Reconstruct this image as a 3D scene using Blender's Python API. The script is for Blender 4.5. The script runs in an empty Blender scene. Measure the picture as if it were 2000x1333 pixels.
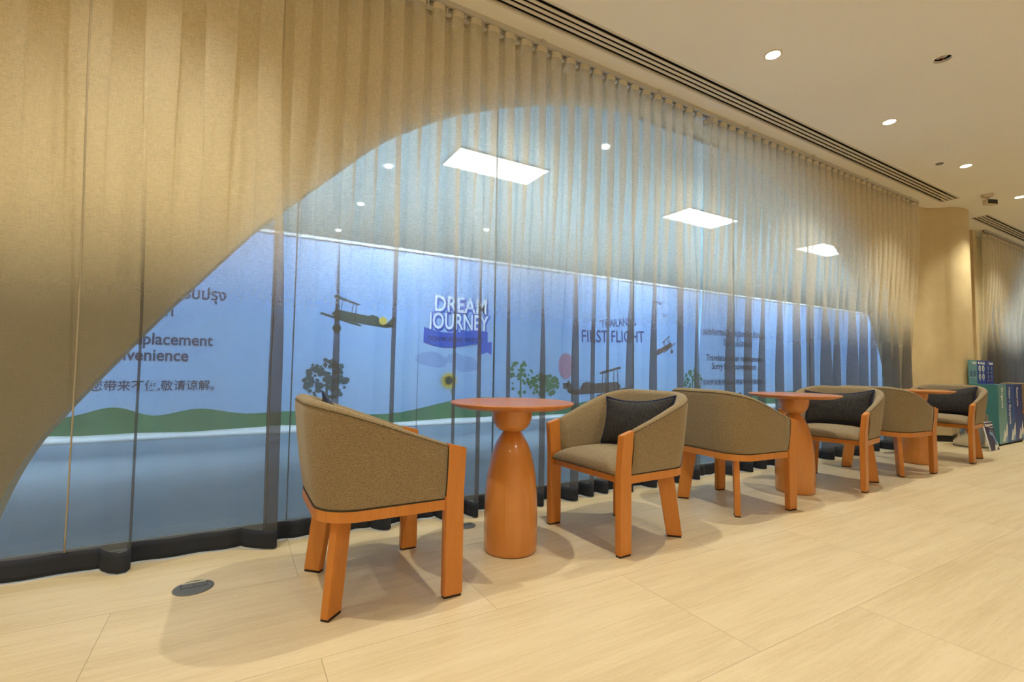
import bpy, bmesh, math, random
from mathutils import Vector, Matrix, noise
C = bpy.context.scene.collection
PI = math.pi
R = math.radians
random.seed(7)

# ------------------------------------------------------------------ materials
def new_mat(name):
    m = bpy.data.materials.new(name); m.use_nodes = True
    nt = m.node_tree; nt.nodes.clear()
    return m, nt, nt.nodes, nt.links
def N(nt, t, **kw):
    n = nt.nodes.new(t)
    for k, v in kw.items():
        if k.startswith('i_'): n.inputs[k[2:].replace('_', ' ')].default_value = v
        else: setattr(n, k, v)
    return n
def bsdf_mat(name, col, rough=.5, metal=0, spec=.5, coat=0):
    m, nt, ns, ls = new_mat(name)
    b = N(nt, 'ShaderNodeBsdfPrincipled'); o = N(nt, 'ShaderNodeOutputMaterial')
    b.inputs['Base Color'].default_value = (*col, 1); b.inputs['Roughness'].default_value = rough
    b.inputs['Metallic'].default_value = metal; b.inputs['Specular IOR Level'].default_value = spec
    b.inputs['Coat Weight'].default_value = coat
    ls.new(b.outputs[0], o.inputs[0])
    return m
def math_n(nt, op, a, b=None, c=None, clamp=False):
    n = nt.nodes.new('ShaderNodeMath'); n.operation = op; n.use_clamp = clamp
    for i, v in enumerate((a, b, c)):
        if v is None: continue
        if isinstance(v, (int, float)): n.inputs[i].default_value = v
        else: nt.links.new(v, n.inputs[i])
    return n.outputs[0]
def ramp(nt, fac, stops, interp='LINEAR'):
    n = nt.nodes.new('ShaderNodeValToRGB'); cr = n.color_ramp; cr.interpolation = interp
    while len(cr.elements) < len(stops): cr.elements.new(.5)
    for e, (p, c) in zip(cr.elements, stops):
        e.position = p; e.color = (*c, 1) if len(c) == 3 else c
    nt.links.new(fac, n.inputs[0]); return n.outputs[0]
def noise_n(nt, scale, vec, detail=3, rough=.5, mscale=(1,1,1)):
    mp = nt.nodes.new('ShaderNodeMapping'); mp.inputs['Scale'].default_value = mscale
    nt.links.new(vec, mp.inputs[0])
    n = nt.nodes.new('ShaderNodeTexNoise'); n.inputs['Scale'].default_value = scale
    n.inputs['Detail'].default_value = detail; n.inputs['Roughness'].default_value = rough
    nt.links.new(mp.outputs[0], n.inputs[0]); return n.outputs['Fac']
def bump_n(nt, h, strength, dist=.01):
    b = nt.nodes.new('ShaderNodeBump'); b.inputs['Strength'].default_value = strength
    b.inputs['Distance'].default_value = dist
    nt.links.new(h, b.inputs['Height']); return b.outputs[0]

def wood_mat(name, c1, c2, c3, rough=.32):
    m, nt, ns, ls = new_mat(name)
    tc = N(nt, 'ShaderNodeTexCoord'); b = N(nt, 'ShaderNodeBsdfPrincipled'); o = N(nt, 'ShaderNodeOutputMaterial')
    big = noise_n(nt, 5, tc.outputs['Object'], 3, .55, (3, 3, .55))
    fine = noise_n(nt, 60, tc.outputs['Object'], 4, .6, (3, 3, .12))
    f = math_n(nt, 'ADD', math_n(nt, 'MULTIPLY', big, .65), math_n(nt, 'MULTIPLY', fine, .35))
    col = ramp(nt, f, [(.33, c1), (.5, c2), (.66, c3)])
    ls.new(col, b.inputs['Base Color']); b.inputs['Roughness'].default_value = rough
    b.inputs['Coat Weight'].default_value = .15; b.inputs['Coat Roughness'].default_value = .22; b.inputs['Specular IOR Level'].default_value = .35
    ls.new(bump_n(nt, fine, .08, .002), b.inputs['Normal'])
    ls.new(b.outputs[0], o.inputs[0]); return m
M = {}
M['wood'] = wood_mat('honey_wood', (.55, .200, .037), (.61, .230, .045), (.67, .262, .055))
M['wood_lacquer'] = wood_mat('lacquered_wood', (.58, .215, .038), (.62, .235, .045), (.66, .258, .052), .3)
_b = [n for n in M['wood_lacquer'].node_tree.nodes if n.type == 'BSDF_PRINCIPLED'][0]
_b.inputs['Coat Weight'].default_value = .9; _b.inputs['Coat Roughness'].default_value = .1
M['wood_top'] = wood_mat('table_wood', (.47, .165, .042), (.52, .190, .050), (.58, .220, .062), .3)

def tweed():
    m, nt, ns, ls = new_mat('tan_tweed')
    tc = N(nt, 'ShaderNodeTexCoord'); b = N(nt, 'ShaderNodeBsdfPrincipled'); o = N(nt, 'ShaderNodeOutputMaterial')
    a = noise_n(nt, 420, tc.outputs['Object'], 2, .6)
    a2 = noise_n(nt, 130, tc.outputs['Object'], 2, .5, (1, 1, 2.2))
    f = math_n(nt, 'ADD', math_n(nt, 'MULTIPLY', a, .6), math_n(nt, 'MULTIPLY', a2, .4))
    ls.new(ramp(nt, f, [(.33, (.17, .125, .072)), (.5, (.285, .215, .13)), (.68, (.41, .32, .20))]), b.inputs['Base Color'])
    b.inputs['Roughness'].default_value = .95; b.inputs['Sheen Weight'].default_value = .25
    b.inputs['Specular IOR Level'].default_value = .2
    ls.new(bump_n(nt, f, .5, .003), b.inputs['Normal'])
    ls.new(b.outputs[0], o.inputs[0]); return m
M['tweed'] = tweed()
def darkcloth():
    m, nt, ns, ls = new_mat('charcoal_cloth')
    tc = N(nt, 'ShaderNodeTexCoord'); b = N(nt, 'ShaderNodeBsdfPrincipled'); o = N(nt, 'ShaderNodeOutputMaterial')
    a = noise_n(nt, 350, tc.outputs['Object'], 2, .6, (1, .25, 1))
    ls.new(ramp(nt, a, [(.35, (.020, .020, .024)), (.7, (.085, .082, .085))]), b.inputs['Base Color'])
    b.inputs['Roughness'].default_value = .9; b.inputs['Specular IOR Level'].default_value = .2
    ls.new(bump_n(nt, a, .3, .002), b.inputs['Normal'])
    ls.new(b.outputs[0], o.inputs[0]); return m
M['cushion'] = darkcloth()
M['navy_pipe'] = bsdf_mat('navy_piping', (.008, .014, .07), .6)
M['seam'] = bsdf_mat('dark_seam', (.05, .038, .02), .9)
M['foot'] = bsdf_mat('dark_glide', (.02, .012, .008), .7)

def floor_mat():
    m, nt, ns, ls = new_mat('travertine_floor')
    tc = N(nt, 'ShaderNodeTexCoord'); b = N(nt, 'ShaderNodeBsdfPrincipled'); o = N(nt, 'ShaderNodeOutputMaterial')
    sp = N(nt, 'ShaderNodeSeparateXYZ'); ls.new(tc.outputs['Object'], sp.inputs[0])
    X, Y = sp.outputs[0], sp.outputs[1]
    ry = math_n(nt, 'DIVIDE', math_n(nt, 'SUBTRACT', Y, .99 - .655 * 40), .655)
    row = math_n(nt, 'FLOOR', ry); fy = math_n(nt, 'FRACT', ry)
    odd = math_n(nt, 'MODULO', row, 2.0)
    rx = math_n(nt, 'DIVIDE', math_n(nt, 'SUBTRACT', math_n(nt, 'SUBTRACT', X, .267 - 1.272 * 40), math_n(nt, 'MULTIPLY', odd, .636)), 1.272)
    colm = math_n(nt, 'FLOOR', rx); fx = math_n(nt, 'FRACT', rx)
    def edge(fr, size, w):
        d = math_n(nt, 'MULTIPLY', math_n(nt, 'MINIMUM', fr, math_n(nt, 'SUBTRACT', 1.0, fr)), size)
        return math_n(nt, 'LESS_THAN', d, w)
    seam = math_n(nt, 'MAXIMUM', edge(fy, .655, .0011), edge(fx, 1.272, .0013))
    tid = math_n(nt, 'ADD', math_n(nt, 'MULTIPLY', row, 7.31), math_n(nt, 'MULTIPLY', colm, 3.17))
    cmb = N(nt, 'ShaderNodeCombineXYZ'); ls.new(X, cmb.inputs[0]); ls.new(Y, cmb.inputs[1]); ls.new(tid, cmb.inputs[2])
    v = cmb.outputs[0]
    n1 = noise_n(nt, 1.6, v, 5, .6, (.55, 7, 1))
    n2 = noise_n(nt, 9, v, 5, .65, (.5, 9, 1))
    n3 = noise_n(nt, 60, v, 3, .6, (1, 3, 1))
    f = math_n(nt, 'ADD', math_n(nt, 'ADD', math_n(nt, 'MULTIPLY', n1, .5), math_n(nt, 'MULTIPLY', n2, .35)), math_n(nt, 'MULTIPLY', n3, .15))
    col = ramp(nt, f, [(.30, (.56, .44, .27)), (.46, (.66, .54, .355)), (.54, (.71, .59, .40)), (.72, (.77, .66, .475))])
    # little dark specks of wear
    spk = N(nt, 'ShaderNodeTexVoronoi'); spk.inputs['Scale'].default_value = 3.2
    ls.new(tc.outputs['Object'], spk.inputs[0])
    dots = math_n(nt, 'LESS_THAN', spk.outputs['Distance'], .012)
    mx = N(nt, 'ShaderNodeMix', data_type='RGBA'); ls.new(math_n(nt, 'MULTIPLY', seam, .62), mx.inputs[0]); ls.new(col, mx.inputs[6])
    mx.inputs[7].default_value = (.25, .17, .08, 1)
    mx2 = N(nt, 'ShaderNodeMix', data_type='RGBA'); ls.new(math_n(nt, 'MULTIPLY', dots, .7), mx2.inputs[0]); ls.new(mx.outputs[2], mx2.inputs[6])
    mx2.inputs[7].default_value = (.1, .07, .04, 1)
    ls.new(mx2.outputs[2], b.inputs['Base Color'])
    b.inputs['Roughness'].default_value = .42; b.inputs['Specular IOR Level'].default_value = .35
    ls.new(bump_n(nt, f, .05, .003), b.inputs['Normal'])
    ls.new(b.outputs[0], o.inputs[0]); return m
M['floor'] = floor_mat()
def plaster(name, c1, c2, scale=2.2):
    m, nt, ns, ls = new_mat(name)
    tc = N(nt, 'ShaderNodeTexCoord'); b = N(nt, 'ShaderNodeBsdfPrincipled'); o = N(nt, 'ShaderNodeOutputMaterial')
    a = noise_n(nt, scale, tc.outputs['Object'], 6, .6)
    ls.new(ramp(nt, a, [(.3, c1), (.7, c2)]), b.inputs['Base Color'])
    b.inputs['Roughness'].default_value = .85; b.inputs['Specular IOR Level'].default_value = .2
    ls.new(bump_n(nt, noise_n(nt, 30, tc.outputs['Object'], 4, .6), .05, .01), b.inputs['Normal'])
    ls.new(b.outputs[0], o.inputs[0]); return m
M['plaster'] = plaster('beige_plaster', (.68, .60, .40), (.78, .70, .49), 3)
M['ceiling'] = plaster('ceiling_paint', (.88, .84, .77), (.90, .87, .80), 1)
M['wall'] = plaster('room_wall', (.80, .75, .66), (.82, .77, .68), 1)
M['white_metal'] = bsdf_mat('white_metal', (.72, .66, .56), .4)
M['slot_black'] = bsdf_mat('slot_black', (.012, .010, .008), .8)
M['track'] = bsdf_mat('track_grey', (.55, .52, .47), .45)
M['tape'] = bsdf_mat('header_tape', (.62, .56, .44), .8)
M['glide'] = bsdf_mat('clear_glider', (.75, .72, .66), .3)
M['baseboard'] = bsdf_mat('black_baseboard', (.015, .012, .010), .6)
M['steel'] = bsdf_mat('brushed_steel', (.62, .62, .62), .22, 1)
M['outlet_grey'] = bsdf_mat('floor_box_grey', (.15, .145, .14), .45, .3)
M['outlet_line'] = bsdf_mat('floor_box_line', (.02, .02, .02), .6)
M['outlet_strip'] = bsdf_mat('floor_box_highlight', (.52, .50, .38), .35)
M['black_plastic'] = bsdf_mat('black_plastic', (.01, .01, .012), .35)
M['ceil_white'] = bsdf_mat('fixture_white', (.68, .58, .44), .5)
M['reddish'] = bsdf_mat('red_wire', (.35, .06, .03), .5)
M['greywire'] = bsdf_mat('grey_wire', (.35, .33, .28), .5)

def emit(name, col, s):
    m, nt, ns, ls = new_mat(name)
    e = N(nt, 'ShaderNodeEmission'); o = N(nt, 'ShaderNodeOutputMaterial')
    e.inputs[0].default_value = (*col, 1); e.inputs[1].default_value = s
    ls.new(e.outputs[0], o.inputs[0]); return m
M['lamp'] = emit('lamp_glow', (1, .88, .68), 14)
M['skypanel'] = emit('light_panel', (.86, .94, 1), 26)
M['spot_out'] = emit('hall_spot', (.95, .97, 1), 14)

def glass():
    m, nt, ns, ls = new_mat('window_glass')
    t = N(nt, 'ShaderNodeBsdfTransparent'); g = N(nt, 'ShaderNodeBsdfGlossy'); mx = N(nt, 'ShaderNodeMixShader')
    ge = N(nt, 'ShaderNodeNewGeometry'); dp = N(nt, 'ShaderNodeVectorMath', operation='DOT_PRODUCT')
    ls.new(ge.outputs['Normal'], dp.inputs[0]); ls.new(ge.outputs['Incoming'], dp.inputs[1])
    inv = math_n(nt, 'SUBTRACT', 1.0, math_n(nt, 'ABSOLUTE', dp.outputs['Value']))
    fr_ = math_n(nt, 'ADD', math_n(nt, 'MULTIPLY', math_n(nt, 'POWER', inv, 5.0), .9), .03)   # Schlick reflectance, same from both sides
    o = N(nt, 'ShaderNodeOutputMaterial')
    t.inputs[0].default_value = (.93, .97, .97, 1); g.inputs['Roughness'].default_value = .0
    ls.new(fr_, mx.inputs[0]); ls.new(t.outputs[0], mx.inputs[1]); ls.new(g.outputs[0], mx.inputs[2])
    ls.new(mx.outputs[0], o.inputs[0]); return m
M['glass'] = glass()

def sheer(name, top, bot, topopen, botopen, z0=1.72, z1=1.12, transl=.45):
    """open-weave cloth: threads (diffuse + translucent) with holes between them; dyed from pale to navy"""
    m, nt, ns, ls = new_mat(name)
    tc = N(nt, 'ShaderNodeTexCoord'); sp = N(nt, 'ShaderNodeSeparateXYZ'); ls.new(tc.outputs['Object'], sp.inputs[0])
    wob = noise_n(nt, 1.2, tc.outputs['Object'], 2, .5, (1, 1, .2))
    z = math_n(nt, 'ADD', sp.outputs[2], math_n(nt, 'MULTIPLY', math_n(nt, 'SUBTRACT', wob, .5), .22))
    mr = N(nt, 'ShaderNodeMapRange'); mr.interpolation_type = 'SMOOTHSTEP'
    ls.new(z, mr.inputs[0]); mr.inputs[1].default_value = z1; mr.inputs[2].default_value = z0
    mr.inputs[3].default_value = 1; mr.inputs[4].default_value = 0
    f = mr.outputs[0]
    wv = noise_n(nt, 420, tc.outputs['Object'], 1, .6, (.10, .10, 1))
    wv2 = noise_n(nt, 420, tc.outputs['Object'], 1, .6, (1, 1, .05))
    weave = math_n(nt, 'ADD', math_n(nt, 'MULTIPLY', wv, .6), math_n(nt, 'MULTIPLY', wv2, .4))
    mx = N(nt, 'ShaderNodeMix', data_type='RGBA'); ls.new(f, mx.inputs[0])
    mx.inputs[6].default_value = (*top, 1); mx.inputs[7].default_value = (*bot, 1)
    br = N(nt, 'ShaderNodeMix', data_type='RGBA', blend_type='MULTIPLY'); br.inputs[0].default_value = 1
    ls.new(mx.outputs[2], br.inputs[6])
    ls.new(ramp(nt, weave, [(.3, (.86, .86, .86)), (.7, (1.14, 1.14, 1.14))]), br.inputs[7])
    col = br.outputs[2]
    d = N(nt, 'ShaderNodeBsdfDiffuse'); t = N(nt, 'ShaderNodeBsdfTranslucent'); ls.new(col, d.inputs[0]); ls.new(col, t.inputs[0])
    dt = N(nt, 'ShaderNodeMixShader'); dt.inputs[0].default_value = transl; ls.new(d.outputs[0], dt.inputs[1]); ls.new(t.outputs[0], dt.inputs[2])
    tr = N(nt, 'ShaderNodeBsdfTransparent')
    op = math_n(nt, 'ADD', math_n(nt, 'MULTIPLY', f, botopen - topopen), topopen)
    op = math_n(nt, 'ADD', op, math_n(nt, 'MULTIPLY', math_n(nt, 'SUBTRACT', .5, weave), .16), clamp=True)
    fin = N(nt, 'ShaderNodeMixShader'); ls.new(op, fin.inputs[0]); ls.new(dt.outputs[0], fin.inputs[1]); ls.new(tr.outputs[0], fin.inputs[2])
    o = N(nt, 'ShaderNodeOutputMaterial'); ls.new(fin.outputs[0], o.inputs[0]); return m
M['sheer'] = sheer('ombre_sheer', (.90, .84, .71), (.185, .175, .165), .50, .43, 1.80, 1.12)
M['hem'] = bsdf_mat('navy_hem', (.020, .026, .045), .85)
M['stitch'] = bsdf_mat('curtain_seam', (.42, .36, .27), .9)

# mural (printed sky on the hoarding)
def mural():
    m, nt, ns, ls = new_mat('printed_sky')
    tc = N(nt, 'ShaderNodeTexCoord'); b = N(nt, 'ShaderNodeBsdfPrincipled'); o = N(nt, 'ShaderNodeOutputMaterial')
    sp = N(nt, 'ShaderNodeSeparateXYZ'); ls.new(tc.outputs['Object'], sp.inputs[0])
    cl = noise_n(nt, .55, tc.outputs['Object'], 5, .55, (1, 1, 1.9))
    h = math_n(nt, 'ADD', math_n(nt, 'MULTIPLY', sp.outputs[2], .30), math_n(nt, 'MULTIPLY', math_n(nt, 'SUBTRACT', cl, .5), .9))
    ls.new(ramp(nt, h, [(.0, (.42, .58, .82)), (.3, (.36, .54, .84)), (.55, (.30, .48, .84)), (.78, (.33, .50, .84)), (.95, (.56, .66, .88))]), b.inputs['Base Color'])
    b.inputs['Roughness'].default_value = .6
    ls.new(b.outputs[0], o.inputs[0]); return m
M['mural'] = mural()
M['hill'] = plaster('printed_hills', (.07, .19, .10), (.14, .30, .13), 3)
M['vinyl_white'] = bsdf_mat('white_vinyl', (.85, .87, .9), .45)
M['ink'] = bsdf_mat('dark_print', (.05, .055, .12), .7)
M['ink_blue'] = bsdf_mat('banner_blue', (.03, .10, .55), .6)
M['ink_navy'] = bsdf_mat('print_navy', (.02, .04, .20), .6)
M['ink_pale'] = bsdf_mat('pale_print', (.86, .92, 1.0), .6)
M['ink_olive'] = bsdf_mat('plane_olive', (.05, .07, .05), .7)
M['ink_brown'] = bsdf_mat('plane_brown', (.14, .09, .07), .7)
M['ink_yellow'] = bsdf_mat('print_yellow', (.75, .55, .08), .6)
M['ink_pink'] = bsdf_mat('print_pink', (.45, .25, .35), .7)
M['ink_tree'] = bsdf_mat('print_tree', (.06, .09, .09), .8)
M['ink_leaf'] = bsdf_mat('print_leaf', (.10, .20, .08), .8)
M['cloud'] = bsdf_mat('print_cloud', (.27, .40, .70), .8)
M['hall_ceiling'] = plaster('hall_ceiling', (.58, .66, .66), (.64, .72, .72), 1)
M['hall_floor'] = plaster('hall_floor', (.22, .29, .36), (.26, .34, .42), 2)
M['hall_wall'] = plaster('hall_wall', (.55, .62, .62), (.6, .68, .68), 1)
M['frame_grey'] = bsdf_mat('frame_grey', (.28, .32, .33), .5)

# ------------------------------------------------------------------ helpers
def link(name, bm, mat, parent=None, smooth=False, mats=None):
    me = bpy.data.meshes.new(name)
    bmesh.ops.recalc_face_normals(bm, faces=bm.faces[:])
    bm.to_mesh(me); bm.free()
    for mm in (mats or [mat]): me.materials.append(mm)
    if smooth:
        for p in me.polygons: p.use_smooth = True
    o = bpy.data.objects.new(name, me); C.objects.link(o)
    if parent is not None: o.parent = parent
    return o
def empty(name, loc, label, cat, group=None, rz=0):
    o = bpy.data.objects.new(name, None); C.objects.link(o); o.empty_display_size = .1
    o.location = loc; o.rotation_euler = (0, 0, rz); tag(o, label, cat, group); return o
def tag(o, label=None, cat=None, group=None, kind=None):
    if label: o['label'] = label
    if cat: o['category'] = cat
    if group: o['group'] = group
    if kind: o['kind'] = kind
    return o
def struct(name, bm, mat, label=None, smooth=False):
    o = link(name, bm, mat, smooth=smooth); o['kind'] = 'structure'
    if label: o['label'] = label
    return o
def box(bm, x0, x1, y0, y1, z0, z1, bev=0, seg=2):
    vs = [bm.verts.new(p) for p in ((x0,y0,z0),(x1,y0,z0),(x1,y1,z0),(x0,y1,z0),(x0,y0,z1),(x1,y0,z1),(x1,y1,z1),(x0,y1,z1))]
    fs = [bm.faces.new([vs[i] for i in f]) for f in ((0,3,2,1),(4,5,6,7),(0,1,5,4),(1,2,6,5),(2,3,7,6),(3,0,4,7))]
    if bev:
        es = {e for f in fs for e in f.edges}
        bmesh.ops.bevel(bm, geom=list(es), offset=bev, segments=seg, affect='EDGES', profile=.5)
def rings(bm, rs, cap=True, closed=True):
    """loft through rings of points"""
    vv = [[bm.verts.new(p) for p in r] for r in rs]
    n = len(rs[0])
    for a, b in zip(vv, vv[1:]):
        for i in range(n if closed else n - 1):
            j = (i + 1) % n
            bm.faces.new((a[i], a[j], b[j], b[i]))
    if cap:
        bm.faces.new(vv[0][::-1]); bm.faces.new(vv[-1])
    return vv
def tube(bm, pts, r, n=8, closed=False):
    pts = [Vector(p) for p in pts]; L = len(pts); rs = []
    for i, p in enumerate(pts):
        if closed: t = pts[(i+1) % L] - pts[i-1]
        else: t = pts[min(i+1, L-1)] - pts[max(i-1, 0)]
        t.normalize()
        up = Vector((0,0,1)) if abs(t.z) < .9 else Vector((1,0,0))
        a = t.cross(up).normalized(); b = t.cross(a).normalized()
        rs.append([p + a*r*math.cos(2*PI*k/n) + b*r*math.sin(2*PI*k/n) for k in range(n)])
    if closed: rs.append(rs[0])
    rings(bm, rs, cap=not closed)
    if closed: bmesh.ops.remove_doubles(bm, verts=bm.verts[:], dist=1e-6)
def lathe(bm, prof, n=48, c=(0,0)):
    rs = []
    for r, z in prof:
        rs.append([(c[0]+max(r,.0005)*math.cos(2*PI*k/n), c[1]+max(r,.0005)*math.sin(2*PI*k/n), z) for k in range(n)])
    rings(bm, rs)
def disc(bm, c, r, z, n=32):
    bm.faces.new([bm.verts.new((c[0]+r*math.cos(2*PI*k/n), c[1]+r*math.sin(2*PI*k/n), z)) for k in range(n)])
def prism(bm, pts, y0, y1):
    """outline in (x,z) extruded along y"""
    rings(bm, [[(x, y0, z) for x, z in pts], [(x, y1, z) for x, z in pts]])
def catmull(P, n=8):
    out = []
    for i in range(len(P)-1):
        p0 = P[max(i-1,0)]; p1 = P[i]; p2 = P[i+1]; p3 = P[min(i+2, len(P)-1)]
        for k in range(n):
            t = k/n
            out.append(tuple(.5*((2*b)+(-a+c)*t+(2*a-5*b+4*c-d)*t*t+(-a+3*b-3*c+d)*t**3) for a,b,c,d in zip(p0,p1,p2,p3)))
    out.append(tuple(P[-1])); return out
def text_obj(name, body, size, mat, parent, loc, rot=(PI/2,0,0), align='CENTER', off=0, sx=1, extrude=.0008, width=None):
    cu = bpy.data.curves.new(name, 'FONT'); cu.body = body; cu.size = size; cu.align_x = align
    cu.offset = off; cu.extrude = extrude; cu.resolution_u = 3
    t = bpy.data.objects.new(name, cu); C.objects.link(t)
    bpy.context.view_layer.update()
    me = bpy.data.meshes.new_from_object(t.evaluated_get(bpy.context.evaluated_depsgraph_get()))
    bpy.data.objects.remove(t); bpy.data.curves.remove(cu)
    if width:
        xs = [v.co.x for v in me.vertices]; s = width / (max(xs) - min(xs))
        for v in me.vertices: v.co.x *= s
    else:
        for v in me.vertices: v.co.x *= sx
    me.materials.clear(); me.materials.append(mat); me.name = name
    o = bpy.data.objects.new(name, me); C.objects.link(o); o.parent = parent
    o.location = loc; o.rotation_euler = rot
    return o
def copy_tree(o, parent=None):
    c = o.copy(); C.objects.link(c)
    if parent is not None: c.parent = parent
    for ch in o.children: copy_tree(ch, c)
    return c

# ------------------------------------------------------------------ camera
f_px, yaw, pitch, roll, CH = 926.95, R(29.98), R(3.045), R(.849), .935
cy, sy, cp, sp_ = math.cos(yaw), math.sin(yaw), math.cos(pitch), math.sin(pitch)
F = Vector((sy*cp, cy*cp, sp_)); Rt = Vector((cy, -sy, 0)); U = Rt.cross(F)
R2 = Rt*math.cos(roll) + U*math.sin(roll); U2 = -Rt*math.sin(roll) + U*math.cos(roll)
cam = bpy.data.cameras.new('camera'); co = bpy.data.objects.new('camera', cam); C.objects.link(co)
co.matrix_world = Matrix(((R2.x, U2.x, -F.x, 0), (R2.y, U2.y, -F.y, 0), (R2.z, U2.z, -F.z, CH), (0,0,0,1)))
cam.sensor_width = 36; cam.lens = 36*f_px/2000; cam.clip_start = .05; cam.clip_end = 100
bpy.context.scene.camera = co

# ------------------------------------------------------------------ setting
CEIL = 3.22
XL, XR, YB = -5.0, 16.0, -6.0
b = bmesh.new(); box(b, XL, XR, YB, 3.0, -.1, 0); struct('floor', b, M['floor'], 'pale travertine tiled floor with streaks running along the curtains')
# ceiling in strips, leaving the openings of the two air slots and the missing lamp
S1 = (-2.2, 8.08, 2.375, 2.552); S2 = (9.30, 13.4, 2.425, 2.60)
HX, HY, HR = 4.37, 1.345, .052
b = bmesh.new()
T = CEIL + .12
box(b, XL, XR, YB, HY-.1, CEIL, T)
box(b, XL, HX-.1, HY-.1, HY+.1, CEIL, T); box(b, HX+.1, XR, HY-.1, HY+.1, CEIL, T)
box(b, XL, XR, HY+.1, S1[2], CEIL, T)
box(b, XL, S1[0], S1[2], S1[3], CEIL, T); box(b, S1[1], S2[0], S1[2], S1[3], CEIL, T)
box(b, S2[0], XR, S1[2], S2[2], CEIL, T)
box(b, XL, S2[0], S1[3], S2[3], CEIL, T); box(b, S2[1], XR, S2[2], S2[3], CEIL, T)
box(b, XL, XR, S2[3], 3.05, CEIL, T)
# square patch with a round hole
n = 32; inner = []; outer = []
for k in range(n):
    a = 2*PI*k/n; c_, s_ = math.cos(a), math.sin(a); q = .1/max(abs(c_), abs(s_))
    inner.append((HX+HR*c_, HY+HR*s_)); outer.append((HX+q*c_, HY+q*s_))
iv = [b.verts.new((x, y, CEIL)) for x, y in inner]; ov = [b.verts.new((x, y, CEIL)) for x, y in outer]
iv2 = [b.verts.new((x, y, CEIL+.02)) for x, y in inner]
for k in range(n):
    j = (k+1) % n
    b.faces.new((iv[k], iv[j], ov[j], ov[k])); b.faces.new((iv[k], iv2[k], iv2[j], iv[j]))
struct('ceiling', b, M['ceiling'], 'flat cream painted ceiling')

b = bmesh.new(); box(b, XL-.1, XL, YB, 3.0, 0, CEIL); struct('wall_left', b, M['wall'])
b = bmesh.new(); box(b, XR, XR+.1, YB, 3.0, 0, CEIL); struct('wall_right', b, M['wall'])
b = bmesh.new(); box(b, XL, XR, YB-.1, YB, 0, CEIL); struct('wall_rear', b, M['wall'])

# arch wall behind the sheer curtain: pillar-less arch from the floor
WY0, WY1 = 2.90, 3.02
k_ = WY0/2.95
meas = [(-1.02,-.4),(-.955,0.0),(-.877,.31),(-.79,.525),(-.694,.677),(-.61,.799),(-.485,.971),(-.342,1.169),(-.167,1.391),(.036,1.646),(.133,1.750),(.421,2.045),(.746,2.364),(1.012,2.554),(1.266,2.705),(1.672,2.885),(2.133,3.045),(2.663,3.170),(3.211,3.235),(3.744,3.255),(4.2,3.235),(4.834,3.15),(5.831,2.80),(6.516,2.40),(7.017,1.96),(7.45,1.30),(7.64,.70),(7.70,0),(7.71,-.4)]
arch = [(x*k_, CH+(z-CH)*k_) for x, z in meas]
arch = catmull(arch, 6)
def arch_wall(name, arch, x0, x1, label):
    bm = bmesh.new()
    a = [(x, max(z, 0)) for x, z in arch if z > -.02]
    a = [(a[0][0], 0)] + a + [(a[-1][0], 0)]
    top = CEIL
    for Y in (WY0, WY1):
        for p, q in zip(a, a[1:]):
            if abs(p[0]-q[0]) < 1e-6: continue
            bm.faces.new([bm.verts.new(v) for v in ((p[0],Y,p[1]),(q[0],Y,q[1]),(q[0],Y,top),(p[0],Y,top))])
        for u, v in ((x0, a[0][0]), (a[-1][0], x1)):
            bm.faces.new([bm.verts.new(w) for w in ((u,Y,0),(v,Y,0),(v,Y,top),(u,Y,top))])
    for p, q in zip(a, a[1:]):
        bm.faces.new([bm.verts.new(v) for v in ((p[0],WY0,p[1]),(q[0],WY0,q[1]),(q[0],WY1,q[1]),(p[0],WY1,p[1]))])
    bmesh.ops.remove_doubles(bm, verts=bm.verts[:], dist=1e-5)
    return struct(name, bm, M['plaster'], label)
arch_wall('wall_window', arch, XL, 7.95, 'beige plaster wall with a wide low arch behind the ombre curtain')
arch2 = catmull([(10.80,-.4),(10.84,.6),(10.87,1.188),(10.988,1.624),(11.23,2.077),(11.52,2.461),(11.96,2.877),(12.40,3.08),(13.0,3.19),(13.6,3.2),(14.3,3.1),(15.0,2.8),(15.4,2.2),(15.6,1.2),(15.65,-.4)], 6)
arch_wall('wall_window_far', arch2, 9.9, XR, 'beige plaster wall with an arch behind the far curtain')

# rounded plaster pier between the two bays
prof = catmull([(7.80,2.93),(7.92,2.86),(8.08,2.79),(8.25,2.735),(8.36,2.655),(8.44,2.565),(8.56,2.505),(8.69,2.485),(8.83,2.495),(8.97,2.55),(9.06,2.66),(9.10,2.80),(9.12,2.86)], 5)
prof += [(9.5,2.86),(10.05,2.86),(10.05,3.02),(7.80,3.02)]
b = bmesh.new(); rings(b, [[(x,y,.085) for x,y in prof], [(x,y,CEIL) for x,y in prof]])
M['pier_plaster'] = plaster('pier_plaster', (.60, .48, .28), (.70, .57, .35), 3)
o = struct('wall_pier', b, M['pier_plaster'], 'rounded beige plaster pier between the two curtained bays')
bb = bmesh.new(); ip = [(x, min(y+.012, 3.02)) for x, y in prof]
rings(bb, [[(x,y,0) for x,y in ip], [(x,y,.085) for x,y in ip]])
struct('baseboard_pier', bb, M['baseboard'], 'black recessed baseboard under the rounded pier')
b = bmesh.new(); box(b, 10.05, 10.17, 2.80, 2.90, 0, CEIL); struct('trim_1', b, M['pier_plaster'], 'narrow beige return beside the far curtain')

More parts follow.
